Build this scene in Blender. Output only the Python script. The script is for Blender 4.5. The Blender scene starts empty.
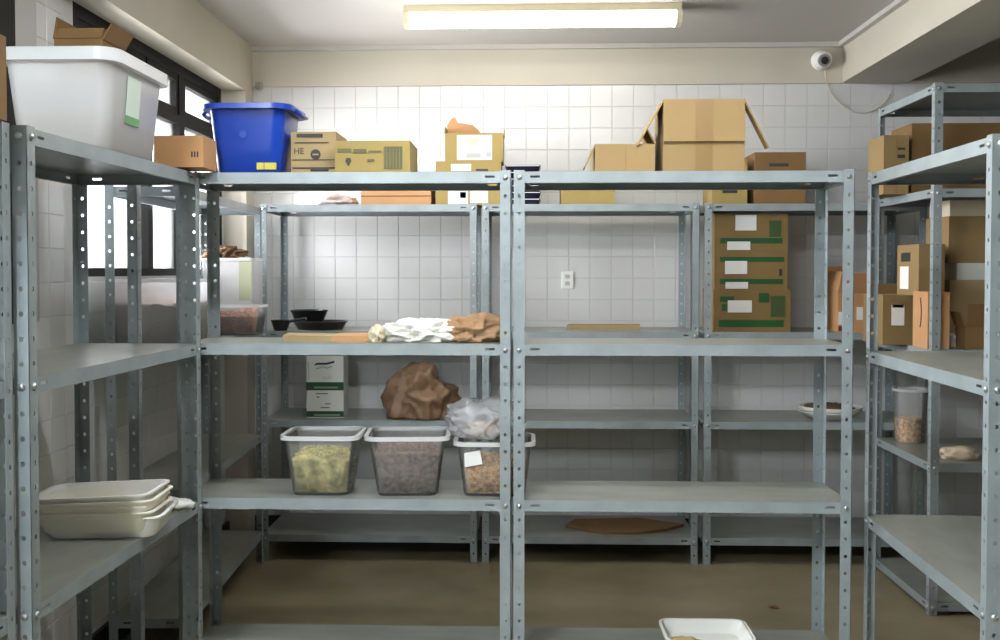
import bpy, bmesh, math, random
from mathutils import Vector, Matrix, noise
random.seed(7)
S = bpy.context.scene
COL = S.collection
PI = math.pi

# ------------------------------------------------------------------ camera
FPX = 1063.0
PPX, PPY = 488.0, 301.5
YAW, PITCH = math.radians(2.0), math.radians(1.65)
CAMZ = 1.355
cd = bpy.data.cameras.new('camera'); cam = bpy.data.objects.new('camera', cd); COL.objects.link(cam)
cd.sensor_width = 36.0; cd.lens = FPX / 1000.0 * 36.0
cd.shift_x = (500 - PPX) / 1000.0
cd.shift_y = (PPY - 320) / 1000.0
cam.location = (0, 0, CAMZ)
cam.rotation_euler = (PI / 2 - PITCH, 0, YAW)
cd.clip_start = 0.05
S.camera = cam
RC = cam.rotation_euler.to_matrix()

def ray(px, py): return RC @ Vector(((px - PPX) / FPX, -(py - PPY) / FPX, -1.0))
def at_y(px, py, Y): d = ray(px, py); t = Y / d.y; return Vector((d.x * t, Y, CAMZ + d.z * t))
def X(px, Y, py=271): return at_y(px, py, Y).x
def Z(px, py, Y): return at_y(px, py, Y).z

# ------------------------------------------------------------------ world, lights, exposure
W = bpy.data.worlds.new('world'); S.world = W; W.use_nodes = True
bg = W.node_tree.nodes['Background']; bg.inputs[0].default_value = (0.93, 0.97, 1.0, 1); bg.inputs[1].default_value = 3.5
S.view_settings.view_transform = 'Standard'; S.view_settings.look = 'None'
S.view_settings.gamma = 1.0; S.view_settings.use_curve_mapping = False
S.view_settings.exposure = 0.6

def area(name, loc, rot, sx, sy, power, col):
    l = bpy.data.lights.new(name, 'AREA'); l.shape = 'RECTANGLE'; l.size = sx; l.size_y = sy
    l.energy = power; l.color = col
    o = bpy.data.objects.new(name, l); COL.objects.link(o); o.location = loc; o.rotation_euler = rot
    return o
# daylight outside the two windows: the one in view, and one in the wall behind the photographer
area('daylight_left', (-1.75, 4.4, 1.80), (0, -PI / 2, 0), 0.9, 1.7, 115, (0.95, 0.96, 1.0))
area('daylight_near', (-0.85, -1.15, 2.0), (PI / 2, 0, 0), 0.9, 0.8, 5, (0.88, 0.94, 1.0))

# ------------------------------------------------------------------ materials
MATS = {}
def mat(name, col, rough=0.6, metal=0.0, var=0.0, vscale=8.0, bump=0.0, bscale=60.0, col2=None, stretch=None, spec=None, coat=0.0):
    if name in MATS: return MATS[name]
    m = bpy.data.materials.new(name); m.use_nodes = True; MATS[name] = m
    nt = m.node_tree; N = nt.nodes; L = nt.links; b = N['Principled BSDF']
    b.inputs['Base Color'].default_value = (*col, 1); b.inputs['Roughness'].default_value = rough
    b.inputs['Metallic'].default_value = metal
    if spec is not None: b.inputs['Specular IOR Level'].default_value = spec
    if coat: b.inputs['Coat Weight'].default_value = coat
    if var > 0 or col2 or bump > 0:
        tc = N.new('ShaderNodeTexCoord'); mp = N.new('ShaderNodeMapping'); L.new(tc.outputs['Object'], mp.inputs[0])
        if stretch: mp.inputs['Scale'].default_value = stretch
    if var > 0 or col2:
        n = N.new('ShaderNodeTexNoise'); n.inputs['Scale'].default_value = vscale; n.inputs['Detail'].default_value = 6
        L.new(mp.outputs[0], n.inputs['Vector'])
        r = N.new('ShaderNodeValToRGB'); L.new(n.outputs[0], r.inputs[0])
        c2 = col2 if col2 else tuple(c * (1 - var) for c in col)
        r.color_ramp.elements[0].position = 0.35; r.color_ramp.elements[1].position = 0.65
        r.color_ramp.elements[0].color = (*c2, 1); r.color_ramp.elements[1].color = (*col, 1)
        L.new(r.outputs[0], b.inputs['Base Color'])
    if bump > 0:
        n2 = N.new('ShaderNodeTexNoise'); n2.inputs['Scale'].default_value = bscale; n2.inputs['Detail'].default_value = 4
        L.new(mp.outputs[0], n2.inputs['Vector'])
        bp = N.new('ShaderNodeBump'); bp.inputs['Strength'].default_value = bump; bp.inputs['Distance'].default_value = 0.004
        L.new(n2.outputs[0], bp.inputs['Height']); L.new(bp.outputs[0], b.inputs['Normal'])
    return m

def frosted(name, col, clear=0.35, trans=0.6):
    if name in MATS: return MATS[name]
    m = bpy.data.materials.new(name); m.use_nodes = True; MATS[name] = m
    nt = m.node_tree; N = nt.nodes; L = nt.links; N.remove(N['Principled BSDF']); out = N['Material Output']
    tr = N.new('ShaderNodeBsdfTransparent'); tr.inputs[0].default_value = (0.97, 0.97, 0.97, 1)
    tl = N.new('ShaderNodeBsdfTranslucent'); tl.inputs[0].default_value = (*col, 1)
    df = N.new('ShaderNodeBsdfDiffuse'); df.inputs[0].default_value = (*col, 1)
    gl = N.new('ShaderNodeBsdfGlossy'); gl.inputs['Roughness'].default_value = 0.25
    m1 = N.new('ShaderNodeMixShader'); m1.inputs[0].default_value = trans; L.new(df.outputs[0], m1.inputs[1]); L.new(tl.outputs[0], m1.inputs[2])
    m2 = N.new('ShaderNodeMixShader'); m2.inputs[0].default_value = clear; L.new(m1.outputs[0], m2.inputs[1]); L.new(tr.outputs[0], m2.inputs[2])
    fr = N.new('ShaderNodeFresnel'); fr.inputs[0].default_value = 1.4
    m3 = N.new('ShaderNodeMixShader'); L.new(fr.outputs[0], m3.inputs[0]); L.new(m2.outputs[0], m3.inputs[1]); L.new(gl.outputs[0], m3.inputs[2])
    L.new(m3.outputs[0], out.inputs[0]); return m

def emit(name, col, st):
    if name in MATS: return MATS[name]
    m = bpy.data.materials.new(name); m.use_nodes = True; MATS[name] = m
    b = m.node_tree.nodes['Principled BSDF']; b.inputs['Base Color'].default_value = (0.9, 0.9, 0.85, 1)
    b.inputs['Emission Color'].default_value = (*col, 1); b.inputs['Emission Strength'].default_value = st
    return m

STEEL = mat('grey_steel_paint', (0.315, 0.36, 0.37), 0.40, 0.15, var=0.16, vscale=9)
STEEL_SHELF = mat('beige_grey_shelf_top', (0.225, 0.235, 0.20), 0.30, 0.0, var=0.22, vscale=5, stretch=(1, 3, 1))  # upward shelf faces: darker and more beige-green than the lips
BOLT = mat('zinc_bolt', (0.55, 0.55, 0.55), 0.35, 0.9)
TILE = mat('white_glazed_tile', (0.62, 0.62, 0.605), 0.2)
GROUT = mat('grey_grout', (0.58, 0.575, 0.555), 0.9, var=0.2, vscale=4)
CREAM = mat('cream_wall_paint', (0.52, 0.485, 0.40), 0.75, var=0.06, vscale=3)
CEIL = mat('ceiling_paint', (0.50, 0.48, 0.445), 0.8, var=0.05, vscale=2)
FLOOR = mat('brown_concrete_floor', (0.27, 0.225, 0.14), 0.45, col2=(0.20, 0.168, 0.10), vscale=3.5, bump=0.12, bscale=40)
BLACKBASE = mat('black_skirting', (0.012, 0.012, 0.012), 0.45)
BLACKFRAME = mat('black_window_frame', (0.004, 0.0035, 0.003), 0.5, spec=0.12)
KRAFT = mat('kraft_cardboard', (0.285, 0.19, 0.078), 0.85, var=0.10, vscale=6)
KRAFT_Y = mat('yellow_kraft_cardboard', (0.34, 0.25, 0.085), 0.85, var=0.10, vscale=6)
KRAFT_D = mat('dark_kraft_cardboard', (0.215, 0.12, 0.042), 0.85, var=0.15, vscale=6)
KRAFT_O = mat('orange_kraft_cardboard', (0.52, 0.28, 0.125), 0.85, var=0.10, vscale=6)
KRAFT_T = mat('tan_kraft_cardboard', (0.37, 0.27, 0.13), 0.85, var=0.10, vscale=6)
TAPE = mat('brown_packing_tape', (0.23, 0.145, 0.055), 0.4)
PAPER = mat('white_paper_label', (0.80, 0.80, 0.78), 0.7)
GREEN = mat('green_print', (0.008, 0.085, 0.018), 0.6)
INK = mat('black_ink', (0.03, 0.03, 0.028), 0.6)
INKG = mat('olive_ink', (0.10, 0.10, 0.035), 0.6)
GREYINK = mat('grey_ink', (0.42, 0.42, 0.42), 0.7)
WHITEP = mat('white_plastic', (0.80, 0.79, 0.74), 0.4)
CREAMP = mat('cream_plastic', (0.78, 0.74, 0.62), 0.45)
BLUE = mat('blue_plastic', (0.006, 0.045, 0.36), 0.3)
NAVY = mat('navy_plastic', (0.006, 0.006, 0.018), 0.25)
BLACKP = mat('black_plastic', (0.012, 0.011, 0.012), 0.35)
FROST = frosted('frosted_polypropylene', (0.98, 0.98, 0.98), 0.42, 0.5)
FROSTC = frosted('clear_frosted_polypropylene', (0.99, 0.99, 0.99), 0.88, 0.4)
FROSTR = frosted('milky_rim', (0.97, 0.97, 0.97), 0.15, 0.4)
GLASS = frosted('window_glass', (0.9, 0.9, 0.9), 0.93, 0.5)

# ------------------------------------------------------------------ helpers
def tag(o, label=None, cat=None, group=None, kind=None):
    if label: o['label'] = label
    if cat: o['category'] = cat
    if group: o['group'] = group
    if kind: o['kind'] = kind
    return o
def thing(name, label, cat, loc=(0, 0, 0), rz=0.0, group=None):
    o = bpy.data.objects.new(name, None); COL.objects.link(o); o.empty_display_size = 0.1
    o.location = loc; o.rotation_euler = (0, 0, rz); return tag(o, label, cat, group)
def link(name, me, parent=None, loc=None, rot=None):
    o = bpy.data.objects.new(name, me); COL.objects.link(o)
    if parent: o.parent = parent
    if loc is not None: o.location = loc
    if rot is not None: o.rotation_euler = rot
    return o

class MB:
    def __init__(s): s.v = []; s.f = []
    def add(s, vs, fs):
        b = len(s.v); s.v += [tuple(v) for v in vs]; s.f += [tuple(i + b for i in f) for f in fs]; return s
    def box(s, x0, x1, y0, y1, z0, z1):
        return s.add([(x0, y0, z0), (x1, y0, z0), (x1, y1, z0), (x0, y1, z0), (x0, y0, z1), (x1, y0, z1), (x1, y1, z1), (x0, y1, z1)],
                     [(0, 3, 2, 1), (4, 5, 6, 7), (0, 1, 5, 4), (1, 2, 6, 5), (2, 3, 7, 6), (3, 0, 4, 7)])
    def loft(s, rings, cap0=True, cap1=True):
        n = len(rings[0]); b = len(s.v)
        for r in rings: s.v += [tuple(p) for p in r]
        for k in range(len(rings) - 1):
            for i in range(n):
                j = (i + 1) % n
                s.f.append((b + k * n + i, b + k * n + j, b + (k + 1) * n + j, b + (k + 1) * n + i))
        if cap0: s.f.append(tuple(b + i for i in range(n - 1, -1, -1)))
        if cap1: s.f.append(tuple(b + (len(rings) - 1) * n + i for i in range(n)))
        return s
    def lathe(s, prof, n=28, closed=False):
        rings = [[(r * math.cos(2 * PI * i / n), r * math.sin(2 * PI * i / n), z) for i in range(n)] for r, z in prof]
        return s.loft(rings, not closed, not closed)
    def tube(s, pts, r, n=6):
        pts = [Vector(p) for p in pts]; rings = []
        for i, p in enumerate(pts):
            d = (pts[min(i + 1, len(pts) - 1)] - pts[max(i - 1, 0)]).normalized()
            up = Vector((0, 0, 1)) if abs(d.z) < 0.9 else Vector((1, 0, 0))
            a = d.cross(up).normalized(); b = d.cross(a)
            rr = r[i] if isinstance(r, (list, tuple)) else r
            rings.append([p + (a * math.cos(2 * PI * k / n) + b * math.sin(2 * PI * k / n)) * rr for k in range(n)])
        return s.loft(rings)
    def mesh(s, name, m, smooth=False):
        me = bpy.data.meshes.new(name); me.from_pydata(s.v, [], s.f); me.validate()
        bm = bmesh.new(); bm.from_mesh(me); bmesh.ops.recalc_face_normals(bm, faces=bm.faces); bm.to_mesh(me); bm.free()
        me.materials.append(m)
        if smooth:
            for p in me.polygons: p.use_smooth = True
        return me
    def obj(s, name, m, parent=None, smooth=False, loc=None, rot=None):
        o = link(name, s.mesh(name, m, smooth), parent, loc, rot)
        if smooth:
            try:
                md = o.modifiers.new('edges', 'EDGE_SPLIT'); md.split_angle = math.radians(38)
            except Exception: pass
        return o

def bev(o, w=0.003, seg=2):
    b = o.modifiers.new('bevel', 'BEVEL'); b.width = w; b.segments = seg; b.limit_method = 'ANGLE'; return o

def rrect(w, d, r, z, n=5, cx=0, cy=0):
    pts = []
    for qx, qy, a0 in ((1, 1, 0), (-1, 1, PI / 2), (-1, -1, PI), (1, -1, 1.5 * PI)):
        for k in range(n + 1):
            a = a0 + k * PI / 2 / n
            pts.append((cx + qx * (w / 2 - r) + r * math.cos(a), cy + qy * (d / 2 - r) + r * math.sin(a), z))
    return pts

# ------------------------------------------------------------------ setting
YB = 5.40            # back wall
XL = -1.50           # left wall
XR = 2.75
YR = -0.9
ZC = 2.49
ZT = 2.29            # top of the tiling
def struct(o): o['kind'] = 'structure'; return o
struct(MB().box(XL - 0.2, XR + 0.2, YR - 0.2, YB + 0.2, -0.1, 0).obj('floor', FLOOR))
struct(MB().box(XL - 0.2, XR + 0.2, YR - 0.2, YB + 0.2, ZC, ZC + 0.1).obj('ceiling', CEIL))
wb = struct(MB().box(XL - 0.2, XR + 0.2, YB, YB + 0.15, 0, ZC).obj('wall_back', GROUT))
struct(MB().box(XR, XR + 0.15, YR, YB, 0, ZC).obj('wall_right', mat('olive_wall_paint', (0.16, 0.15, 0.12), 0.8)))
# plaster band over the tiles
MB().box(XL, XR, YB - 0.012, YB, ZT, ZC).obj('plaster_band', CREAM, wb)
MB().box(XL, XR, YB - 0.016, YB - 0.012, ZT, ZT + 0.012).obj('tile_trim', CREAM, wb)

# left wall with two windows
WY0, WY1, WZ0, WZ1 = 3.50, 5.22, 1.335, 2.25
mb = MB()
mb.box(XL - 0.15, XL, YR, YB, 0, WZ0).box(XL - 0.15, XL, YR, YB, WZ1, ZC)
mb.box(XL - 0.15, XL, YR, WY0, WZ0, WZ1).box(XL - 0.15, XL, WY1, YB, WZ0, WZ1)
wl = struct(mb.obj('wall_left', GROUT))
# rear wall (behind the camera)
RX0, RX1, RZ0, RZ1 = -1.3, -0.4, 1.6, 2.4
mb = MB().box(XL, XR, YR - 0.12, YR, 0, RZ0).box(XL, XR, YR - 0.12, YR, RZ1, ZC).box(XL, RX0, YR - 0.12, YR, RZ0, RZ1).box(RX1, XR, YR - 0.12, YR, RZ0, RZ1)
struct(mb.obj('wall_front', mat('dark_cream_paint', (0.14, 0.13, 0.11), 0.8)))
rw = bpy.data.objects.new('window_2', None); COL.objects.link(rw); rw.location = (RX0, YR, RZ0); rw['kind'] = 'structure'
for k in range(3):
    a = k * (RX1 - RX0) / 3; b = (k + 1) * (RX1 - RX0) / 3
    MB().box(a, a + 0.03, -0.09, -0.05, 0, RZ1 - RZ0).obj('mullion', BLACKFRAME, rw)
    MB().box(a + 0.03, b, -0.072, -0.068, 0, RZ1 - RZ0).obj('pane', GLASS, rw)

# tiles: each one a chamfered piece proud of the grout bed
TP = 0.108
def tile_mesh(w, h):
    g = 0.0009; c = 0.0012; t = 0.0025
    x0, x1, z0, z1 = g, w - g, g, h - g
    vs = [(x0, 0, z0), (x1, 0, z0), (x1, 0, z1), (x0, 0, z1), (x0, -t + c, z0), (x1, -t + c, z0), (x1, -t + c, z1), (x0, -t + c, z1),
          (x0 + c, -t, z0 + c), (x1 - c, -t, z0 + c), (x1 - c, -t, z1 - c), (x0 + c, -t, z1 - c)]
    fs = [(8, 9, 10, 11)]
    for i in range(4):
        j = (i + 1) % 4; fs += [(i, j, 4 + j, 4 + i), (4 + i, 4 + j, 8 + j, 8 + i)]
    return vs, fs
tv, tf = tile_mesh(TP, TP)
tme = MB().add(tv, tf).mesh('tile', TILE)
rest = MB(); made = 0
nrow = int((ZT - 0.1) / TP) + 1
xs0 = -1.40
for r in range(nrow):
    z = ZT - (r + 1) * TP
    if z < 0.0: break
    for c in range(-1, 38):
        x = xs0 + c * TP
        if x + TP > XR: continue
        tilt = (random.uniform(-.004, .004), 0, random.uniform(-.004, .004))
        if r < 10 and 0 <= c < 30:
            link('tile', tme, wb, (x, YB - random.uniform(0, .0006), z), tilt); made += 1
        else:
            rest.add([(a + x, b + YB, q + z) for a, b, q in tv], tf)
o = rest.obj('tile_field', TILE, wb); o['kind'] = 'stuff'
# left wall tiles (facing +x)
restl = MB()
for r in range(int(2.29 / TP)):
    z = ZT - (r + 1) * TP
    if z < 0: break
    for c in range(0, 34):
        y = 1.66 + c * TP + 0.02
        if y + TP > WY1 + 0.03: continue
        inwin = (z + TP > WZ0 + 0.02 and z < WZ1 and y + TP > WY0 and y < WY1)
        if inwin: continue
        if 2.95 < y < 3.9 and z > 0.6:
            link('tile', tme, wl, (XL, y, z), (0, 0, PI / 2))
        else:
            restl.add([(XL - b, y + a, q + z) for a, b, q in tv], tf)
o = restl.obj('tile_field', TILE, wl); o['kind'] = 'stuff'

# black skirting
struct(MB().box(XL, XR, YB - 0.02, YB - 0.005, 0, 0.10).obj('baseboard_back', BLACKBASE))
struct(MB().box(XL + 0.005, XL + 0.02, YR, YB - 0.02, 0, 0.10).obj('baseboard_left', BLACKBASE))
# concrete beams, corner pier and cornice
struct(MB().box(XL, -1.385, YR, YB - 0.012, WZ1, ZC).obj('trim_1', CREAM))
struct(MB().box(XL, -1.385, 5.25, YB - 0.004, 0, WZ1).obj('trim_2', CREAM))
bx0, bx1 = X(840, YB), X(905, YB)
struct(MB().box(bx0, bx1, YR, YB - 0.012, Z(840, 83, YB), ZC).obj('trim_3', CREAM))
mb = MB(); mb.box(-1.385, bx0, YB - 0.042, YB - 0.012, ZC - 0.022, ZC)
mb.box(bx0 - 0.03, bx0, YR, YB - 0.042, ZC - 0.022, ZC)
struct(mb.obj('trim_4', CEIL))
struct(MB().box(XL, XL + 0.012, 3.075, 3.21, 1.2, WZ1).obj('trim_5', mat('aluminium_trim', (0.36, 0.36, 0.35), 0.4, 0.3)))

def window(name, y0, y1, z0, z1, zt, posts):
    root = bpy.data.objects.new(name, None); COL.objects.link(root); root.location = (XL, (y0 + y1) / 2, z0); root['kind'] = 'structure'
    oy = (y0 + y1) / 2
    def P(n, a, b, c, d, x0=-0.06, x1=0.0, m=BLACKFRAME): return MB().box(x0, x1, a - oy, b - oy, c - z0, d - z0).obj(n, m, root)
    P('frame_head', y0, y1, z1 - 0.045, z1); P('frame_foot', y0, y1, z0, z0 + 0.03)
    P('transom', y0 + 0.03, y1 - 0.03, zt, zt + 0.04)
    P('frame_post', y0, y0 + 0.03, z0 + 0.03, z1 - 0.045); P('frame_post', y1 - 0.05, y1, z0 + 0.03, z1 - 0.045)
    ed = [y0 + 0.03]
    for p, w in posts:
        P('mullion', p - w / 2, p + w / 2, z0 + 0.03, zt); P('mullion', p - w / 2, p + w / 2, zt + 0.04, z1 - 0.045)
        ed += [p - w / 2, p + w / 2]
    ed.append(y1 - 0.05)
    for i in range(0, len(ed), 2):
        P('pane', ed[i], ed[i + 1], z0 + 0.03, zt, -0.034, -0.03, GLASS)
        P('pane', ed[i], ed[i + 1], zt + 0.04, z1 - 0.045, -0.034, -0.03, GLASS)
        # opening sash in the upper row
        a, b, c, d = ed[i], ed[i + 1], zt + 0.04, z1 - 0.045
        MB().box(-0.03, -0.005, a - oy, b - oy, c - z0, c - z0 + 0.03).box(-0.03, -0.005, a - oy, b - oy, d - z0 - 0.03, d - z0) \
            .box(-0.03, -0.005, a - oy, a - oy + 0.03, c - z0 + 0.03, d - z0 - 0.03).box(-0.03, -0.005, b - oy - 0.03, b - oy, c - z0 + 0.03, d - z0 - 0.03) \
            .obj('sash', BLACKFRAME, root)
    return root
window('window_1', WY0, WY1, WZ0, WZ1, 1.99, [(4.22, 0.05), (4.62, 0.07)])
struct(MB().box(XL, XL + 0.014, 2.93, 3.07, 1.2, WZ1).obj('trim_6', BLACKFRAME))
# ------------------------------------------------------------------ fluorescent lamps
def lamp(label, cx, cy, L, st, name='lamp_diffuser', col=(1.0, 0.95, 0.86)):
    t = thing('fluorescent_lamp', label, 'ceiling lamp', (cx, cy, ZC - 0.085))
    MB().box(-L / 2, L / 2, -0.06, 0.06, 0.055, 0.085).obj('housing', mat('lamp_housing', (0.62, 0.55, 0.36), 0.5), t)
    rings = []
    for x in (-L / 2 + 0.02, L / 2 - 0.02):
        rings.append([(x, -0.055, 0.055), (x, -0.058, 0.03), (x, -0.045, 0.008), (x, 0, 0), (x, 0.045, 0.008), (x, 0.058, 0.03), (x, 0.055, 0.055)])
    MB().loft(rings).obj('diffuser', emit(name, col, st), t)
    for sx in (-1, 1):
        x = sx * (L / 2 - 0.01)
        MB().loft([[(x + q, y * 1.04, z) for y, z in ((-0.06, 0.056), (-0.062, 0.03), (-0.048, 0.005), (0, -0.003), (0.048, 0.005), (0.062, 0.03), (0.06, 0.056))] for q in (-0.012, 0.012)]).obj('end_cap', mat('lamp_cap', (0.7, 0.64, 0.45), 0.5), t)
    return t
LY = 4.62
lamp('long glowing fluorescent lamp on the ceiling', (X(405, LY, 22) + X(680, LY, 22)) / 2, LY, X(680, LY, 22) - X(405, LY, 22), 9.5)
lamp('second fluorescent lamp on the ceiling, nearer the camera and out of frame', -1.03, 0.45, 1.25, 185, 'cool_lamp_diffuser', (0.84, 0.93, 1.0)).rotation_euler[2] = PI / 2
lamp('third fluorescent lamp on the ceiling, above the aisle and out of frame', 0.1, 2.45, 1.25, 37, 'neutral_lamp_diffuser', (0.95, 0.97, 1.0))

# ------------------------------------------------------------------ slotted-angle shelving
FL = 0.032
UPR = {}
def upright_mesh(h):
    k = round(h, 3)
    if k in UPR: return UPR[k]
    m = MB(); t = 0.002; pitch = 0.05; r = 0.0048
    def strip(axis):
        def pt(u, w, z): return (u, w, z) if axis == 0 else (w, u, z)
        n = int(h / pitch); z = 0.0; u0 = 0.0 if axis == 0 else t
        zs = [0.0] + [h - (n - i) * pitch for i in range(n + 1)]
        for i in range(len(zs) - 1):
            za, zb = zs[i], zs[i + 1]
            if zb - za < 1e-4: continue
            if zb - za < 0.03:
                m.add([pt(u0, 0, za), pt(FL, 0, za), pt(FL, 0, zb), pt(u0, 0, zb), pt(u0, t, za), pt(FL, t, za), pt(FL, t, zb), pt(u0, t, zb)], [(0, 1, 2, 3), (4, 5, 6, 7), (1, 5, 6, 2), (0, 4, 7, 3)]); continue
            cu, cz = FL * 0.52, (za + zb) / 2
            for w in (0, t):
                pass
            vs = []
            for w in (0, t):
                vs += [pt(u0, w, za), pt(FL, w, za), pt(FL, w, zb), pt(u0, w, zb)]
                for q in range(8):
                    a = PI / 8 + q * PI / 4 - PI / 2 - PI / 4
                    vs.append(pt(cu + r * math.cos(a), w, cz + r * 1.15 * math.sin(a)))
            fs = []
            for L0 in (0, 12):
                for q in range(4):
                    # edge q of rect (q,q+1) with octagon edge (2q, 2q+1)
                    fs.append((L0 + q, L0 + (q + 1) % 4, L0 + 4 + (2 * q + 1) % 8, L0 + 4 + (2 * q) % 8))
                    fs.append((L0 + (q + 1) % 4, L0 + 4 + (2 * q + 2) % 8, L0 + 4 + (2 * q + 1) % 8))
            for q in range(8): fs.append((4 + q, 4 + (q + 1) % 8, 16 + (q + 1) % 8, 16 + q))
            fs += [(1, 13, 14, 2)]
            m.add(vs, fs)
        # end caps
        m.add([pt(u0, 0, h), pt(FL, 0, h), pt(FL, t, h), pt(u0, t, h)], [(0, 1, 2, 3)])
        m.add([pt(u0, 0, 0), pt(FL, 0, 0), pt(FL, t, 0), pt(u0, t, 0)], [(0, 1, 2, 3)])
    strip(0); strip(1)
    me = bpy.data.meshes.new('upright'); me.from_pydata(m.v, [], m.f); me.materials.append(STEEL)
    UPR[k] = me; return me

def lip(m, a, b, z0, z1, fixed, axis, t=0.0015):
    """vertical plate from a to b along axis with an oval slot near each end"""
    zm0, zm1 = (z0 + z1) / 2 - 0.0005, (z0 + z1) / 2 + 0.006
    sl = [(a + 0.046, a + 0.074), (b - 0.074, b - 0.046)]
    def bx(u0, u1, q0, q1):
        if axis == 0: m.box(u0, u1, fixed, fixed + t, q0, q1)
        else: m.box(fixed, fixed + t, u0, u1, q0, q1)
    bx(a, b, z0, zm0); bx(a, b, zm1, z1)
    bx(a, sl[0][0], zm0, zm1); bx(sl[0][1], sl[1][0], zm0, zm1); bx(sl[1][1], b, zm0, zm1)

SHM = {}
def shelf_mesh(w, d, lh):
    k = (round(w, 3), round(d, 3), lh)
    if k in SHM: return SHM[k]
    m = MB(); e = 0.0022; t = 0.0015
    m.box(e, w - e, e, d - e, -t, 0)
    lip(m, e, w - e, -lh, -t, e, 0); lip(m, e, w - e, -lh, -t, d - e - t, 0)
    lip(m, e + t, d - e - t, -lh, -t, e, 1); lip(m, e + t, d - e - t, -lh, -t, w - e - t, 1)
    m.box(e, w - e, e + t, e + 0.014, -lh, -lh + t); m.box(e, w - e, d - e - 0.014, d - e - t, -lh, -lh + t)
    m.box(e + t, e + 0.014, e + 0.014, d - e - 0.014, -lh, -lh + t); m.box(w - e - 0.014, w - e - t, e + 0.014, d - e - 0.014, -lh, -lh + t)
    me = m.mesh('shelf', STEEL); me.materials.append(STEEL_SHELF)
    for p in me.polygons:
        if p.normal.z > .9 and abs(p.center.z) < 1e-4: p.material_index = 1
    SHM[k] = me; return me

bm_ = MB().lathe([(0.0072, 0), (0.0072, 0.003), (0.004, 0.0055)], 8); BOLTME = bm_.mesh('bolt', BOLT, True)
def unit(label, loc, rz, w, d, zs, h=None, bolts='f', lh=0.033):
    h = h or zs[-1] + 0.004
    t = thing('shelving_unit', label, 'shelving unit', (loc[0], loc[1], 0), rz, 'grey slotted steel shelving units')
    um = upright_mesh(h)
    for (x, y, r) in ((0, 0, 0), (w, 0, PI / 2), (w, d, PI), (0, d, 1.5 * PI)): link('upright', um, t, (x, y, 0), (0, 0, r))
    for z in zs: link('shelf', shelf_mesh(w, d, lh), t, (0, 0, z))
    for z in zs:
        q = z - 0.017
        if 'f' in bolts:
            for x in (0.0165, w - 0.0165): link('bolt', BOLTME, t, (x, 0, q), (PI / 2, 0, 0))
        if 'l' in bolts: link('bolt', BOLTME, t, (0, 0.0165, q), (0, -PI / 2, 0))
        if 'r' in bolts: link('bolt', BOLTME, t, (w, 0.0165, q), (0, PI / 2, 0))
    return t

ZA = [0.205, 0.681, 1.140, 1.6445]
YF = 3.108
xc0, xc1 = X(180, YF), X(511, YF)
xd0, xd1 = X(513.7, YF), X(854, YF)
unit('front steel shelving unit carrying the three food tubs and the blue bin', (xc0, YF), 0, xc1 - xc0, 0.30, ZA)
unit('front steel shelving unit with two empty middle shelves, in front of the green-striped cartons', (xd0, YF), 0, xd1 - xd0, 0.30, ZA)
# left aisle unit
an, af = at_y(28.5, 271, 2.08), at_y(200, 271, 3.10)
ang = math.atan2(af.y - an.y, af.x - an.x); wA = math.hypot(af.y - an.y, af.x - an.x)
unit('left steel shelving unit along the aisle, with the big translucent tub on top', (an.x, an.y), ang, wA, 0.37, [0.2, 0.678, 1.1405, 1.64], bolts='fl')
unit('steel shelving unit at the far left edge, only one upright in view', (X(11.5, 2.06) , 1.05), PI / 2, 1.01, 0.37, [0.2, 0.678, 1.1405, 1.64], bolts='r')
# left wall unit under the window
bn, bf = (-1.165, 3.61), (-1.215, 4.87)
angB = math.atan2(bf[1] - bn[1], bf[0] - bn[0]); wB = math.hypot(bf[0] - bn[0], bf[1] - bn[1])
ZB = [0.15, 0.60, 1.085, 1.644]
unit('steel shelving unit against the left window wall, in the back corner', bn, angB, wB, 0.275, ZB)
# rear row
YE = 4.90; DE = 0.44; ZE = [0.123, 0.66, 1.074, 1.662]
ex = [(X(260, YE), X(477, YE)), (X(482, YE), X(699.4, YE)), (X(705, YE), X(705, YE) + 1.0)]
lab = ['rear steel shelving unit with the paper bag and black pans, by the back wall',
       'rear steel shelving unit in the middle of the back wall, nearly empty',
       'rear steel shelving unit holding three stacked cartons with green stripes']
for (a, b), l in zip(ex, lab): unit(l, (a, YE), 0, b - a, DE, ZE)
# right aisle unit
fn, ff = at_y(991, 271, 2.30), at_y(867, 271, 3.20)
angF = math.atan2(fn.y - ff.y, fn.x - ff.x); wF = math.hypot(fn.y - ff.y, fn.x - ff.x)
ZF = [0.19, 0.627, 1.117, 1.642]
unit('empty right-hand steel shelving unit along the aisle, nearest the camera', (ff.x, ff.y), angF, wF, 0.38, ZF, bolts='fr')
# deep right unit
YG = 4.20; gx = X(933, YG); ZG = [0.05, 0.60, 1.047, 1.675, 2.08]
unit('tall deep steel shelving unit at the right, packed with cartons', (gx, YG), 0, 0.98, 0.67, ZG, bolts='fl')
# loose upright standing behind the left unit
lp = at_y(127, 271, 3.22)
tag(link('slotted_angle_post', upright_mesh(1.63), None, (lp.x + 0.033, 3.22, 0), (0, 0, PI / 2)), 'loose slotted steel angle post standing between the left units by the window', 'steel post')

# ------------------------------------------------------------------ cartons
def quad_plate(m, p, u, v, t, nrm):
    p, u, v, n = Vector(p), Vector(u), Vector(v), Vector(nrm) * t
    m.add([p, p + u, p + u + v, p + v, p + n, p + u + n, p + u + v + n, p + v + n], [(0, 3, 2, 1), (4, 5, 6, 7), (0, 1, 5, 4), (1, 2, 6, 5), (2, 3, 7, 6), (3, 0, 4, 7)])

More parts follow.
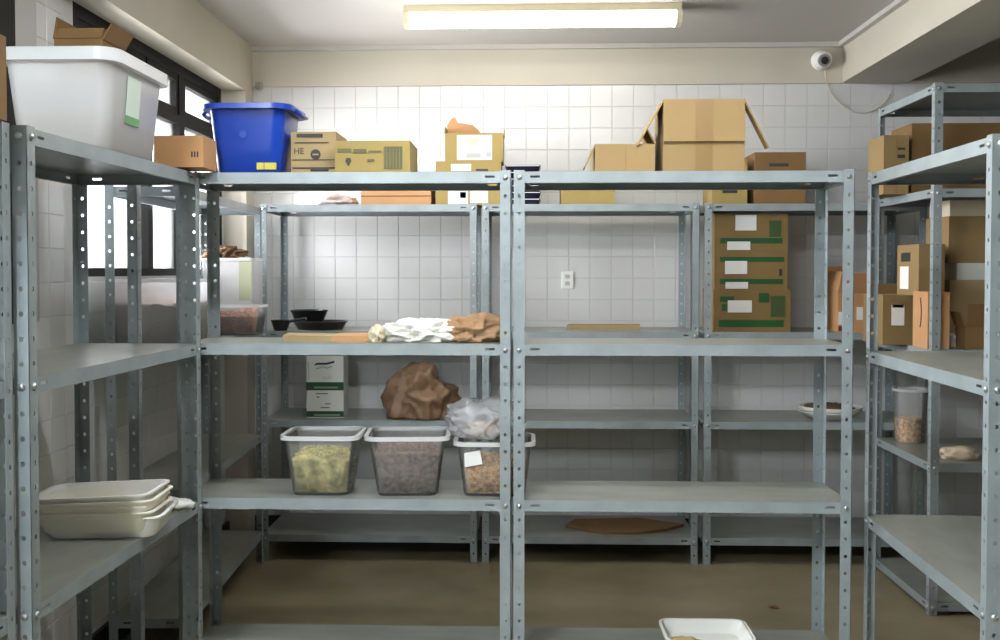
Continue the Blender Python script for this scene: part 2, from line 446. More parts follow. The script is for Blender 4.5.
def carton(label, x0, x1, y0, d, z0, h, m=KRAFT, flaps=None, rz=0.0, tape=False, prints=(), name='cardboard_box', tapem=TAPE, group=None, cat='cardboard box', side=()):
    """x0..x1 front edge, y0 front plane. flaps: dict side->(length, angle from closed in degrees). prints on the front face: (u0,v0,u1,v1,mat,name)"""
    w = x1 - x0; t = 0.004
    r = thing(name, label, cat, ((x0 + x1) / 2, y0 + d / 2, z0), rz, group)
    mb = MB(); hw, hd = w / 2, d / 2
    mb.box(-hw, hw, -hd, hd, 0, t).box(-hw, hw, -hd, -hd + t, t, h).box(-hw, hw, hd - t, hd, t, h)
    mb.box(-hw, -hw + t, -hd + t, hd - t, t, h).box(hw - t, hw, -hd + t, hd - t, t, h)
    mb.obj('body', m, r)
    if flaps is None:
        MB().box(-hw, hw, -hd, -0.0015, h, h + t).obj('flap', m, r); MB().box(-hw, hw, 0.0015, hd, h, h + t).obj('flap', m, r)
    else:
        for sd, spec_ in flaps.items():
            ln, a = spec_[:2]; f0, f1 = spec_[2:4] if len(spec_) > 2 else (0, 1)
            a = math.radians(a); k = MB(); ca, sa = math.cos(a), math.sin(a); tp = 0.012
            # hinge at the top edge; direction at a=0 points inward (closed), a=180 folded outward
            base = {'f': ((-hw, -hd, h), (1, 0, 0), (0, 1, 0), w), 'b': ((hw, hd, h), (-1, 0, 0), (0, -1, 0), w),
                    'l': ((-hw, hd, h), (0, -1, 0), (1, 0, 0), d), 'r': ((hw, -hd, h), (0, 1, 0), (-1, 0, 0), d)}[sd]
            p, e, inn, L = Vector(base[0]), Vector(base[1]), Vector(base[2]), base[3]
            dv = inn * ca + Vector((0, 0, 1)) * sa
            nv = -inn * sa + Vector((0, 0, 1)) * ca
            quad_plate(k, p + e * L * f0, e * L * (f1 - f0), dv * ln, t, nv if a < PI / 2 else nv)
            k.obj('flap', m, r)
    if tape:
        if flaps is None: MB().box(-0.025, 0.025, -hd - 0.0008, -hd, h * 0.55, h + t).box(-0.025, 0.025, -hd, hd, h + t, h + t + 0.0008).obj('tape', tapem, r)
        else: MB().box(-0.025, 0.025, -hd - 0.0008, -hd, 0, h).obj('tape', tapem, r)
    for (u0, v0, u1, v1, pm, pn) in side:
        MB().box(-hw - 0.0012, -hw, hd - u1 * d, hd - u0 * d, v0 * h, v1 * h).obj(pn, pm, r)
    for (u0, v0, u1, v1, pm, pn) in prints:
        MB().box(-hw + u0 * w, -hw + u1 * w, -hd - 0.0012, -hd, v0 * h, v1 * h).obj(pn, pm, r)
    return r

def pxc(label, pl, pr, pt, Y, base, d, **k):
    """carton whose front face spans pixels pl..pr with its top edge at pixel row pt, standing on height base at depth Y"""
    x0, x1 = X(pl, Y, pt), X(pr, Y, pt)
    return carton(label, x0, x1, Y, d, base, Z((pl + pr) / 2, pt, Y) - base, **k)

def prt(parent, name, m, x0, x1, z0, z1, y=None):
    return MB().box(x0, x1, y - 0.0016, y, z0, z1).obj(name, m, parent)
def lettering(parent, txt, x, z, y, size, m, ext=0.0006, rot=(PI / 2, 0, 0), name='lettering'):
    c = bpy.data.curves.new('lettering', 'FONT'); c.body = txt; c.size = size; c.extrude = ext
    o = bpy.data.objects.new(name + '_tmp', c); COL.objects.link(o)
    dg = bpy.context.evaluated_depsgraph_get(); dg.update()
    me = bpy.data.meshes.new_from_object(o.evaluated_get(dg)); bpy.data.objects.remove(o)
    me.materials.clear(); me.materials.append(m)
    return link(name, me, parent, (x, y, z), rot)

ZTOP = ZA[3]
# --- on the left unit and left end of the front row
zt = 1.64
carton('tall narrow opened carton with torn flaps behind the big tub', -1.30, -1.165, 2.91, 0.16, zt, 0.355, m=KRAFT_D, flaps={'f': (0.035, 60), 'l': (0.06, 80), 'r': (0.05, 120), 'b': (0.06, 75)})
tag(MB().loft([[(-1.20, 2.875, zt + .33), (-1.10, 2.89, zt + .36), (-1.10, 2.90, zt + .36), (-1.20, 2.885, zt + .33)], [(-1.21, 2.88, zt + .41), (-1.09, 2.885, zt + .39), (-1.09, 2.895, zt + .39), (-1.21, 2.89, zt + .41)]]).obj('paper_sheet', PAPER), 'white paper sheet on top of the tall opened carton', 'paper') if False else None
bx = carton('plain orange-brown carton beside the blue bin', X(155, 2.99), X(204, 2.99), 2.99, 0.13, 1.649, Z(190, 137, 2.99) - 1.649, m=KRAFT_O)
w2 = X(204, 2.99) - X(155, 2.99)
for i in range(3): MB().box(w2 * 0.26 + i * 0.008, w2 * 0.26 + i * 0.008 + 0.004, -0.0662, -0.065, 0.028, 0.044).obj('print_mark', INK, bx)
carton('brown carton at the top left edge of the picture', -1.27, -1.0 + (X(9, 2.0) + 1.0), 1.72, 0.28, 1.6405, 0.155, m=KRAFT_D)

c1 = pxc('kraft carton with black lettering and a round black stamp, right of the blue bin', 291, 336, 133, 3.20, ZTOP, 0.20, m=KRAFT_T)
s = 332.0
def local(pl, pr, Y, px, py, base):
    xc = (X(pl, Y) + X(pr, Y)) / 2; return X(px, Y, py) - xc, Z(px, py, Y) - base
yq = -0.1002
for (a, b, y0, y1) in ((296, 322, 133.8, 137.5), (294, 328, 142.2, 143.4), (292, 335.5, 159.4, 160.4), (292, 335.5, 167.3, 168.8), (310, 328, 169.2, 171.4)):
    xa, za = local(291, 336, 3.20, a, y1, ZTOP); xb, zb = local(291, 336, 3.20, b, y0, ZTOP)
    prt(c1, 'print_line', INK, xa, xb, max(za, .001), zb, yq)
xa, za = local(291, 336, 3.20, 293, 154, ZTOP); lettering(c1, 'HE', xa, za, yq - .0006, 0.026, INK)
xa, za = local(291, 336, 3.20, 315, 154.5, ZTOP)
MB().lathe([(0.0155, 0), (0.0155, 0.0012)], 20).obj('round_stamp', INK, c1, loc=(xa, yq, za), rot=(PI / 2, 0, 0))
MB().box(-.009, .009, -.0026, -.0012, -.002, .002).obj('print_line', KRAFT_T, c1, loc=(xa, yq, za))

c2 = pxc('yellowish carton with a dark grid print, right of the lettered carton', 335, 410, 142, 3.14, ZTOP, 0.22, m=KRAFT_Y)
yq = -0.1102
def L2(px, py): return local(335, 410, 3.14, px, py, ZTOP)
for i in range(6):
    a, z0 = L2(383.5 + i * 3.2, 168.5); b, z1 = L2(386 + i * 3.2, 147)
    prt(c2, 'grid_print', INKG, a, b, z0, z1, yq)
for y0, y1 in ((146.5, 148.2), (151, 152), (168, 169)):
    a, z0 = L2(383.5, y1); b, z1 = L2(402, y0); MB().box(a, b, yq - .0022, yq - .0016, z0, z1).obj('grid_print', INKG, c2)
a, z0 = L2(337, 152); lettering(c2, 'PRODUCTO ALIMENTICIO', a, z0, yq - .0006, 0.0125, INKG) if False else None
for (p0, p1, q0, q1) in ((337, 351, 148.5, 152.5), (353, 366, 149, 153.5), (368, 381, 150.5, 152.5), (367, 374, 159, 161.5)):
    a, z0 = L2(p0, q1); b, z1 = L2(p1, q0); prt(c2, 'print_line', INKG, a, b, z0, z1, yq)
a, z0 = L2(345, 166); b, z1 = L2(351, 158)
MB().loft([[((a + b) / 2 - .001, q, z0), ((a + b) / 2 + .001, q, z0), (b, q, z0 + (z1 - z0) * .6), (b - .003, q, z1), (a + .003, q, z1), (a, q, z0 + (z1 - z0) * .6)] for q in (yq - .0016, yq)]).obj('glass_symbol', INK, c2)

# --- on the rear row
ZE4 = ZE[3]
c = pxc('flat orange-brown carton on the rear unit, seen below the front top shelf', 361, 431, 179, 4.98, ZE4, 0.28, m=KRAFT_O)
MB().box(-.165, .165, -.1412, -.14, .042, .046).obj('seam', INK, c)
c3 = pxc('lower yellowish carton with white labels under the opened carton', 435.5, 501, 162, 4.97, ZE4, 0.25, m=KRAFT_Y)
def mk(root, pl, pr, Y, base, d, items):
    for (p0, q0, p1, q1, pm, nm) in items:
        a, z0 = local(pl, pr, Y, p0, q1, base); b, z1 = local(pl, pr, Y, p1, q0, base)
        MB().box(a, b, -d / 2 - .0014, -d / 2, max(z0, .001), z1).obj(nm, pm, root)
mk(c3, 435.5, 501, 4.97, ZE4, .25, [(451, 164, 471, 171, PAPER, 'label'), (476, 169, 488, 171, INK, 'print_line'), (448, 191, 468, 204, PAPER, 'label'), (470, 191, 488, 203, PAPER, 'label'), (460, 192, 466, 198, KRAFT_Y, 'print_line')])
hz = Z(470, 162, 4.97)
c4 = pxc('opened yellowish carton with a big white label and torn orange flaps', 445, 503, 133, 5.0, hz + .004, 0.20, m=KRAFT_Y, flaps={'b': (0.02, 95), 'r': (0.035, 92, .7, 1), 'l': (0.03, 85)})
mk(c4, 445, 503, 5.0, hz + .004, .20, [(457, 135, 492, 160, PAPER, 'label')])
for (p0, q0, p1, q1, pm) in ((467, 136.5, 478, 146, mat('pale_yellow_print', (.62, .60, .40), .7)), (466, 153, 481, 158, GREYINK), (486, 152, 491, 157, GREYINK)):
    a, z0 = local(445, 503, 5.0, p0, q1, hz + .004); b, z1 = local(445, 503, 5.0, p1, q0, hz + .004)
    MB().box(a, b, -.1022, -.1014, z0, z1).obj('label_print', pm, c4)
# torn flap standing up at the left rear of that carton
fl = MB(); x_, z_ = local(445, 503, 5.0, 445, 131, hz + .004)
def L4(px, py): return local(445, 503, 5.0, px, py, hz + .004)
pts = [L4(446, 133), L4(445, 122), L4(449, 115), L4(453, 113), L4(456, 119), L4(471, 121), L4(478, 127), L4(482, 133)]
fl.loft([[(a, 0.03 + q, b) for a, b in pts] for q in (0, .004)])
fl.obj('torn_flap', KRAFT_O, c4)

# dark stacked trays behind the junction of the two front units
for i in range(6):
    x0, x1 = X(504, 4.95), X(542, 4.95); z0 = ZE4 + 0.0005 + i * 0.031
    t = thing('flat_tray', 'shallow navy tray, ' + ['lowest', 'second from the bottom', 'third from the bottom', 'third from the top', 'second from the top', 'topmost'][i] + ' of the dark stack on the rear unit', 'tray', ((x0 + x1) / 2, 5.05, z0), random.uniform(-.03, .03), 'navy trays stacked on the rear unit')
    w, d = x1 - x0 - .01, .2
    MB().loft([rrect(w - .015, d - .015, .012, 0), rrect(w, d, .012, .029), rrect(w - .008, d - .008, .01, .029), rrect(w - .02, d - .02, .01, .004)]).obj('body', NAVY, t)
    MB().box(-w / 2 + .006, w / 2 - .006, -d / 2 - .001, -d / 2 + .006, .0235, .0272).obj('rim_line', mat('silver_rim', (.62, .62, .66), .3), t)

c = pxc('low yellow-brown carton with a rounded end on the middle rear unit', 561, 615, 183, 4.97, ZE4, 0.22, m=KRAFT_Y)
# boxes on top of the right front unit
pxc('opened carton with its left flap hanging, left of the tall carton', 595, 655, 144, 3.18, ZTOP, 0.20, m=KRAFT, flaps={'l': (.075, 245, .6, 1), 'b': (.08, 262), 'r': (.05, 60)}, prints=[(.505, 0, .515, 1, TAPE, 'seam')])
cb = pxc('tall opened carton with flaps folded down on the right front unit', 663.5, 745, 99, 3.17, ZTOP, 0.20, m=KRAFT, flaps={'l': (.155, 240, .25, 1), 'r': (.16, 243, 0, .22), 'f': (.125, 266), 'b': (.1, 262)}, tape=True)
hb = Z(704, 99, 3.17) - ZTOP; ab = math.radians(266); k = MB()
quad_plate(k, (-.026, -.10 - .0004, hb), (.052, 0, 0), (0, .125 * math.cos(ab), .125 * math.sin(ab)), .0008, (0, -1, 0)); k.obj('tape', TAPE, cb)
pxc('kraft carton at the left end of the right rear unit top, mostly hidden', 712, 747.5, 160, 4.99, ZE4, 0.25, m=KRAFT_Y, prints=[(.30, .26, .72, .33, INK, 'handle_slot')])
c5 = pxc('brown carton with a black handle slot on top of the right rear unit', 755, 806, 153, 4.98, ZE4, 0.26, m=KRAFT_D, prints=[(.28, .74, .66, .80, INK, 'handle_slot')])
# three cartons with green stripes
ZE3 = ZE[2]
YS = 4.97
zb = ZE3
LB = 'brown carton with green stripes, '
def striped(lbl, pl, pr, pt, pb, base, items):
    x0, x1 = X(pl, YS), X(pr, YS); h = Z(750, pt, YS) - Z(750, pb, YS)
    c = carton(lbl, x0, x1, YS, .30, base, h, m=mat('striped_box_kraft', (.225, .145, .05), .85, var=.1), cat='cardboard box', group='green-striped cartons on the rear unit')
    for (p0, q0, p1, q1, pm, nm) in items:
        a, b = X(p0, YS) - (x0 + x1) / 2, X(p1, YS) - (x0 + x1) / 2
        k = h / (pb - pt)
        off = .0016 if nm == 'stripe' else .0024
        MB().box(a, b, -.15 - off, -.15, (pb - q1) * k, (pb - q0) * k).obj(nm, pm, c)
    return base + h + .0045
z2 = striped(LB + 'bottom of the stack of three', 713.5, 791, 289, 330.5, zb, [(719, 319, 784, 326, GREEN, 'stripe'), (720, 295.5, 734, 301, GREEN, 'stripe'), (759, 292, 769, 301.5, GREEN, 'stripe'), (771, 295, 785, 316, mat('green_print_pale', (.045, .085, .022), .7), 'stripe'), (722, 303, 727, 310, GREEN, 'stripe'), (728, 299.5, 752, 311.5, PAPER, 'label'), (748, 302, 750.5, 309, GREYINK, 'stripe')])
z3 = striped(LB + 'middle of the stack of three', 714.5, 787.5, 251, 288, z2, [(720, 256, 784, 261, GREEN, 'stripe'), (720, 278, 783, 283, GREEN, 'stripe'), (725, 260, 747, 273, PAPER, 'label'), (725.5, 281, 748, 287.8, PAPER, 'label'), (779, 268, 782, 275, INK, 'stripe')])
striped(LB + 'top of the stack of three', 714.5, 787.5, 214, 250.5, z3, [(720, 237.5, 782, 243, GREEN, 'stripe'), (735, 214.5, 756, 230, PAPER, 'label'), (727, 241, 750, 249.5, PAPER, 'label'), (769, 220, 781, 236.5, mat('green_print_pale', (.045, .085, .022), .7), 'stripe')])

# white-and-green carton on the lower rear shelf
xg0, xg1 = X(306, 4.98), X(343, 4.98)
hg = Z(325, 357, 4.98) - ZE[1]
cg = carton('white carton with dark green bands and black print, on the rear lower shelf', xg0, xg1, 4.98, .14, ZE[1], hg, m=mat('white_carton', (.60, .62, .57), .7))
def fr(v): return (420 - v) / (420 - 357) * hg
wg = (xg1 - xg0) / 2
for (q0, q1, m_) in ((383, 391.5, GREEN), (413, 419, GREEN)): MB().box(-wg - .001, wg + .001, -.0716, -.07, fr(q1), fr(q0)).obj('band', mat('dark_green_band', (.008, .06, .02), .6), cg)
MB().loft([[(-wg * .62, q, fr(366)), (-wg * .45, q, fr(363)), (wg * .1, q, fr(362.8)), (wg * .5, q, fr(360.8)), (wg * .52, q, fr(363)), (wg * .1, q, fr(365)), (-wg * .4, q, fr(365))] for q in (-.0716, -.07)]).obj('emblem', INK, cg)
MB().tube([(-wg * .45, -.071, fr(369)), (-wg * .1, -.071, fr(367)), (wg * .1, -.071, fr(368.5)), (wg * .4, -.071, fr(366.5))], .0012, 4).obj('emblem', INK, cg)
lettering(cg, '5AA1', -wg * .15, fr(380), -.0712, .022, GREYINK)
for (a, b, q) in ((-.5, .15, 394.5), (-.45, -.3, 398), (0, .3, 405), (-.25, .25, 409)): MB().box(wg * a, wg * b, -.0714, -.07, fr(q + .9), fr(q)).obj('print_line', INK, cg)
MB().box(-wg * .92, -wg * .86, -.0714, -.07, fr(380), fr(362)).obj('print_line', GREYINK, cg)
for (a, b, q) in ((-.6, .7, 388.5), (-.6, .8, 417)): MB().box(wg * a, wg * b, -.0722, -.0716, fr(q + 1), fr(q - 1)).obj('band_lettering', mat('pale_green_print', (.16, .26, .17), .7), cg)

# --- cartons on the tall deep right unit
GZ4, GZ3, GZ2 = ZG[3], ZG[2], ZG[1]
def gcar(label, pl, pr, pt, Y, base, d, **k): return pxc(label, pl, pr, pt, Y, base, d, **k)
gcar('kraft carton with a folded edge, upper shelf of the tall right unit', 884, 909, 136, 4.50, GZ4, .20, m=KRAFT, prints=[(.48, .0, .52, .95, TAPE, 'seam'), (.55, .62, .85, .68, INK, 'print_line'), (.55, .76, .85, .80, INK, 'print_line')])
gcar('big dark brown carton at the back of the upper right shelf', 897, 1010, 124, 4.62, GZ4 + .0, .20, m=KRAFT_D) if False else gcar('big dark brown carton at the back of the upper right shelf', 912, 1010, 124, 4.55, GZ4, .25, m=KRAFT_D, prints=[(.36, .55, .48, .66, INK, 'print_mark')])
tb = gcar('dark olive carton with a white label, under the small labelled carton', 883, 926, 296, 4.47, GZ3, .26, m=mat('olive_kraft', (.23, .155, .06), .85, var=.1), prints=[(.20, .40, .50, .82, PAPER, 'label'), (.22, .76, .48, .82, GREYINK, 'label_print')])
tz = Z(899, 296, 4.50)
gcar('small kraft carton with white label and black print, stacked on the olive carton', 919, 945, 245, 4.37, tz + .0045, .25, m=KRAFT, side=[(.15, .12, .55, .58, PAPER, 'label'), (.20, .68, .62, .86, INK, 'print_mark')])
ob = gcar('upright orange-kraft carton with a curved black line, beside the near post', 928, 950, 293, 4.24, GZ3, .16, m=KRAFT_O)
MB().tube([(-(X(950, 4.24) - X(928, 4.24)) / 2 - .0005, .02 - .035 * math.cos(a), .14 + .075 * math.sin(a)) for a in [math.radians(-50 + 13 * i) for i in range(9)]], .003, 5).obj('curved_line', INK, ob)
gcar('large kraft carton behind the near right upright, second shelf level', 949, 985, 216, 4.30, Z(965, 262, 4.3), .25, m=KRAFT) if False else None
gb = gcar('wide tan carton low on the right unit, behind the torn flap', 950, 1015, 281, 4.45, GZ3, .30, m=KRAFT_T)
gt = Z(980, 281, 4.45) + .0045
g2 = gcar('white flat box lying on the wide tan carton', 957, 1010, 264, 4.47, gt, .25, m=mat('pale_grey_box', (.62, .61, .56), .7))
g2t = Z(983, 264, 4.47) + .0045
g3 = gcar('kraft carton stacked on the white flat box', 949, 1005, 217, 4.48, g2t, .25, m=KRAFT)
gcar('cream box on top of the right-hand carton stack', 950, 1005, 201, 4.48, Z(977, 217, 4.48) + .0045, .22, m=mat('cream_box', (.66, .58, .42), .7))
# torn flap carton in front
fx = carton('narrow torn brown cardboard piece leaning on the right shelf', X(966, 4.24), X(990, 4.24), 4.235, .10, GZ3, .09, m=KRAFT_D, flaps={'f': (.09, 100), 'l': (.06, 110)})
tag(MB().box(0, .055, 0, .10, 0, .05).obj('paper_stack', PAPER, None, loc=(X(951, 4.33), 4.33, GZ3)), 'white paper pack beside the torn cardboard on the right shelf', 'paper')
# open carton on the right end of the rear unit, visible between the two right posts
pxc('opened pale carton between the front right post and the right-hand unit', 838, 872, 292, 4.95, ZE3, .28, m=KRAFT_O, flaps={'f': (.10, 118), 'l': (.1, 70), 'r': (.1, 118), 'b': (.12, 95)}, prints=[(.02, .18, .30, .5, PAPER, 'label'), (.55, .3, .8, .62, PAPER, 'label'), (.02, .03, .3, .14, mat('dark_red_print', (.12, .02, .015), .6), 'print_mark')])
carton('dark opened carton with green-and-white panel on the right unit', X(880, 4.72), X(905, 4.72), 4.72, .14, GZ3, .17, m=KRAFT_D, flaps={'f': (.09, 60), 'r': (.05, 120)}, prints=[(.0, .45, .3, .95, GREEN, 'panel'), (.3, .2, .5, .9, PAPER, 'panel')])

# flat cardboard sheets
def sheet(label, pts, z, m, t=.006, name='cardboard_sheet', wav=.004, cat='cardboard'):
    b = MB(); n = len(pts)
    b.loft([[(p[0], p[1], z + (wav * noise.noise(Vector((p[0] * 9, p[1] * 9, 1))) if q else 0) + q) for p in pts] for q in (0.0, t)])
    return tag(b.obj(name, m), label, cat)
yb = 4.93
sheet('torn brown cardboard sheet on the lowest shelf of the middle rear unit', [(X(566, 5.05), 5.08), (X(604, 4.95), 4.95), (X(640, 4.95), 4.955), (X(668, 5.0), 5.02), (X(686, 5.1), 5.12), (X(640, 5.2), 5.24), (X(575, 5.2), 5.2)], ZE[0], KRAFT_D, .014)
sheet('narrow brown cardboard strip on the middle rear unit at mid height', [(X(567, 5.1), 5.10), (X(640, 5.1), 5.09), (X(640, 5.2), 5.2), (X(570, 5.2), 5.2)], ZE[2], KRAFT_T, .022)
sheet('thin tan cardboard sheet lying before the black pans', [(X(287, 3.3), 3.24), (X(336, 3.3), 3.22), (X(338, 3.35), 3.36), (X(286, 3.35), 3.38)], ZA[2], KRAFT_T, .016)
sheet('thin orange-tan cardboard sheet beside the white plastic bag', [(X(336, 3.3), 3.215), (X(375, 3.3), 3.20), (X(377, 3.35), 3.36), (X(339, 3.35), 3.36)], ZA[2], KRAFT_O, .018)

# ------------------------------------------------------------------ tubs
def tub(label, cx, cy, z0, w, d, h, m, taper=.82, rim=.012, r=.03, rz=0.0, name='plastic_tub', rimh=.012, cat='tub'):
    t = thing(name, label, cat, (cx, cy, z0), rz)
    bw, bd = w * taper, d * taper; th = .0022
    k = MB(); rings = [rrect(bw - .012, bd - .012, r * .8, 0), rrect(bw, bd, r, .008)]
    for s_ in (.35, .7, 1.0): rings.append(rrect(bw + (w - bw) * s_, bd + (d - bd) * s_, r, .008 + (h - .008) * s_))
    for s_ in (1.0, .7, .35, .02): rings.append(rrect(bw + (w - bw) * s_ - 2 * th, bd + (d - bd) * s_ - 2 * th, r - th, .010 + (h - .010) * s_))
    k.loft(rings); k.obj('body', m, t, True)
    k = MB(); k.loft([rrect(w, d, r, h - rimh), rrect(w + 2 * rim, d + 2 * rim, r + rim, h - rimh), rrect(w + 2 * rim, d + 2 * rim, r + rim, h), rrect(w - 2 * th, d - 2 * th, r - th, h), rrect(w - 2 * th, d - 2 * th, r - th, h - .003), rrect(w, d, r, h - rimh)], False, False)
    k.obj('rim', FROSTR if m in (FROSTC, FROST) else m, t, True)
    return t
def fill(label, cx, cy, z0, w, d, h, taper, fh, m, n, ps, seed, rz=0.0, cat='food', flat=.35, name='food_filling', r=.028, m2=None):
    rnd = random.Random(seed); bw, bd = w * taper - .014, d * taper - .014
    k = MB(); zs = [.006 + (fh - .006) * i / 5 for i in range(6)]
    rings = [rrect(bw + (w - w * taper) * z / h, bd + (d - d * taper) * z / h, r, z, 6) for z in zs]
    k.loft(rings, True, False)
    # domed, noisy top
    top = rings[-1]; inner = [top]
    for q in (.8, .55, .3, .1):
        inner.append([(p[0] * q, p[1] * q, fh + .012 * (1 - q) + .05 * noise.noise(Vector((p[0] * q * 14 + seed, p[1] * q * 14, seed)))) for p in top])
    k.loft(inner, False, True)
    octv = [(1, 0, 0), (-1, 0, 0), (0, 1, 0), (0, -1, 0), (0, 0, 1), (0, 0, -1)]
    octf = [(0, 2, 4), (2, 1, 4), (1, 3, 4), (3, 0, 4), (2, 0, 5), (1, 2, 5), (3, 1, 5), (0, 3, 5)]
    for i in range(n):
        z = rnd.uniform(.012, fh + .004); ww = bw + (w - w * taper) * z / h; dd = bd + (d - d * taper) * z / h
        e = rnd.random()
        if e < .55: x, y = rnd.uniform(-1, 1) * (ww / 2 - r), -dd / 2
        elif e < .72: x, y = ww / 2, rnd.uniform(-1, 1) * (dd / 2 - r)
        elif e < .8: x, y = -ww / 2, rnd.uniform(-1, 1) * (dd / 2 - r)
        else: x, y, z = rnd.uniform(-.42, .42) * ww, rnd.uniform(-.42, .42) * dd, fh + .012 + rnd.uniform(-.004, .012)
        a, b = rnd.uniform(0, PI), rnd.uniform(0, PI); M = Matrix.Rotation(a, 3, 'Z') @ Matrix.Rotation(b, 3, 'X')
        sz = ps * rnd.uniform(.7, 1.3)
        k.add([(M @ Vector((v[0] * sz, v[1] * sz * .7, v[2] * sz * .55))) + Vector((x, y, z)) for v in octv], octf)
    o = k.obj(name, m, None, False, (cx, cy, z0 + .003), (0, 0, rz)); tag(o, label, cat, None, 'stuff'); return o

GRAIN_Y = mat('olive_yellow_food', (.85, .74, .25), .7, col2=(.26, .23, .04), vscale=32)
GRAIN_B = mat('brown_pellets', (.34, .22, .16), .8, col2=(.09, .055, .04), vscale=75)
GRAIN_T = mat('tan_pellets', (.90, .58, .27), .8, col2=(.36, .17, .06), vscale=75)
GRAIN_R = mat('reddish_brown_food', (.40, .17, .08), .8, col2=(.26, .10, .05), vscale=40)
GRAIN_P = mat('beige_flakes', (.66, .50, .33), .8, col2=(.5, .36, .2), vscale=30)
ZL = ZA[1]
def ptub(label, pl, pr, pt, Yc, base, d, m, taper, rz=0, **k):
    Yf_ = Yc - d / 2; x0, x1 = X(pl, Yf_, pt), X(pr, Yf_, pt); h = Z((pl + pr) / 2, pt, Yf_) - base
    w = x1 - x0 - .02
    return tub(label, (x0 + x1) / 2, Yc, base, w, d - .02, h, m, taper, rz=rz, **k), ((x0 + x1) / 2, Yc, base, w, d - .02, h)
t1, g = ptub('translucent tub of olive-yellow food, left of the three', 278, 357, 437, 3.228, ZL, .22, FROSTC, .80)
fill('olive-yellow pickled food filling the left tub', *g, .80, g[5] * .56, GRAIN_Y, 1400, .007, 3)
t2, g = ptub('translucent tub of dark brown pellets, middle of the three', 361.5, 447, 437.5, 3.23, ZL, .225, FROSTC, .78, rz=.06)
fill('dark brown pellets filling the middle tub', *g, .78, g[5] * .66, GRAIN_B, 3200, .0055, 5, rz=.06)
t3, g = ptub('translucent tub of tan pellets with a white label, under the plastic bag', 453, 535, 443, 3.232, ZL, .21, FROSTC, .84)
fill('tan pellets in the tub beneath the plastic bag', *g, .84, g[5] * .50, GRAIN_T, 2400, .0065, 8)
lx0, lz0 = X(465, 3.15) - g[0], Z(470, 465, 3.15) - ZL
MB().loft([[(lx0, -.0965 - q, lz0 - .004), (lx0 + .052, -.0965 - q, lz0 + .006), (lx0 + .045, -.0985 - q, lz0 + .047), (lx0 - .002, -.0985 - q, lz0 + .038)] for q in (0, .001)]).obj('label', PAPER, t3)

# big translucent tub on the left unit
bt = tub('big translucent tub with a green-and-white label on the left unit', -1.098, 2.65, 1.641, .262, .38, .235, FROST, .86, rim=.016, r=.035, rimh=.03)
fill('beige flakes at the bottom of the big translucent tub', -1.098, 2.65, 1.641, .262, .38, .235, .86, .075, GRAIN_P, 900, .006, 11, r=.03)
xs = .262 / 2
blab = MB().loft([[(xs * (.86 + .14 * z / .232) + .0012 + q, y, z) for y, z in ((-.075, .075), (.015, .075), (.015, .19), (-.075, .19))] for q in (0, .001)]).obj('label', mat('pale_green_label', (.50, .60, .52), .6), bt)
MB().loft([[(xs * (.86 + .14 * z / .232) + .0024 + q, y, z) for y, z in ((-.075, .075), (.015, .075), (.015, .095), (-.075, .095))] for q in (0, .001)]).obj('label_band', mat('label_green', (.12, .30, .12), .6), blab)
for i in range(2):
    for s_ in (-1, 1): MB().box(s_ * .05 - .006, s_ * .05 + .006, -.168 + .0 - .004, -.165, .03, .19).obj('rib', FROST, bt) if False else None

# blue bin
bb = tub('blue plastic bin with a small yellow sticker on the top shelf', (X(196, 3.14, 110) + X(295, 3.14, 110)) / 2, 3.26, ZTOP + .0005, X(292, 3.14, 110) - X(215, 3.14, 110), .25, Z(250, 104, 3.14) - ZTOP, BLUE, .84, rim=.020, r=.035, rimh=.016, name='storage_bin', cat='bin')
wb_ = X(292, 3.14, 110) - X(215, 3.14, 110)
for s_ in (-1, 1):
    x_ = s_ * (wb_ / 2 + .020); h_ = Z(250, 104, 3.14) - ZTOP
    MB().tube([(x_, -.06, h_ - .012), (x_ + s_ * .012, -.05, h_ - .02), (x_ + s_ * .016, 0, h_ - .024), (x_ + s_ * .012, .05, h_ - .02), (x_, .06, h_ - .012)], .006, 8).obj('handle', BLUE, bb, True)
yb_ = -.25 / 2 * .86
stk = MB().box(.03, .088, yb_ - .0025, yb_ + .006, .012, .032).obj('sticker', mat('yellow_sticker', (.55, .50, .05), .5), bb)
MB().box(.05, .055, yb_ - .0033, yb_ - .0025, .012, .032).obj('sticker_print', mat('orange_sticker', (.5, .25, .05), .5), stk)
MB().lathe([(.011, 0), (.011, .0015)], 18).obj('logo', mat('pale_blue_logo', (.012, .07, .42), .5), bb, loc=(-.008, -.119, .115), rot=(PI / 2 + .08, 0, 0))

# tubs on the window-side unit
ZBm = ZB[2]
tw = tub('milky tub with reddish food, on the window-side unit behind the loose post', -1.318, 3.82, ZBm, .265, .32, Z(140, 279, 3.66) - ZBm, FROST, .92, rim=.008, r=.02)
fill('reddish brown food inside the milky window-side tub', -1.318, 3.82, ZBm, .265, .32, .24, .92, .15, GRAIN_R, 500, .008, 21, r=.02)
tc = tub('tall milky tub with an olive label, behind the front left rear post', (X(198, 4.62) + X(254, 4.62)) / 2, 4.74, ZBm, X(254, 4.62) - X(200, 4.62) - .01, .2, Z(225, 258, 4.62) - ZBm, FROST, .95, rim=.006, r=.015)
wtc = X(254, 4.62) - X(200, 4.62) - .01
MB().box(wtc / 2 - .062, wtc / 2 - .006, -.1022, -.099, .14, .33).obj('label', mat('olive_label', (.35, .37, .24), .6), tc)
td = tub('small clear tub with reddish crumbs, at the end of the window-side unit', (X(203, 4.4) + X(262, 4.4)) / 2 - .01, 4.48, ZBm, X(262, 4.4) - X(206, 4.4), .15, Z(235, 305, 4.4) - ZBm, FROSTC, .9, rim=.008, r=.02)
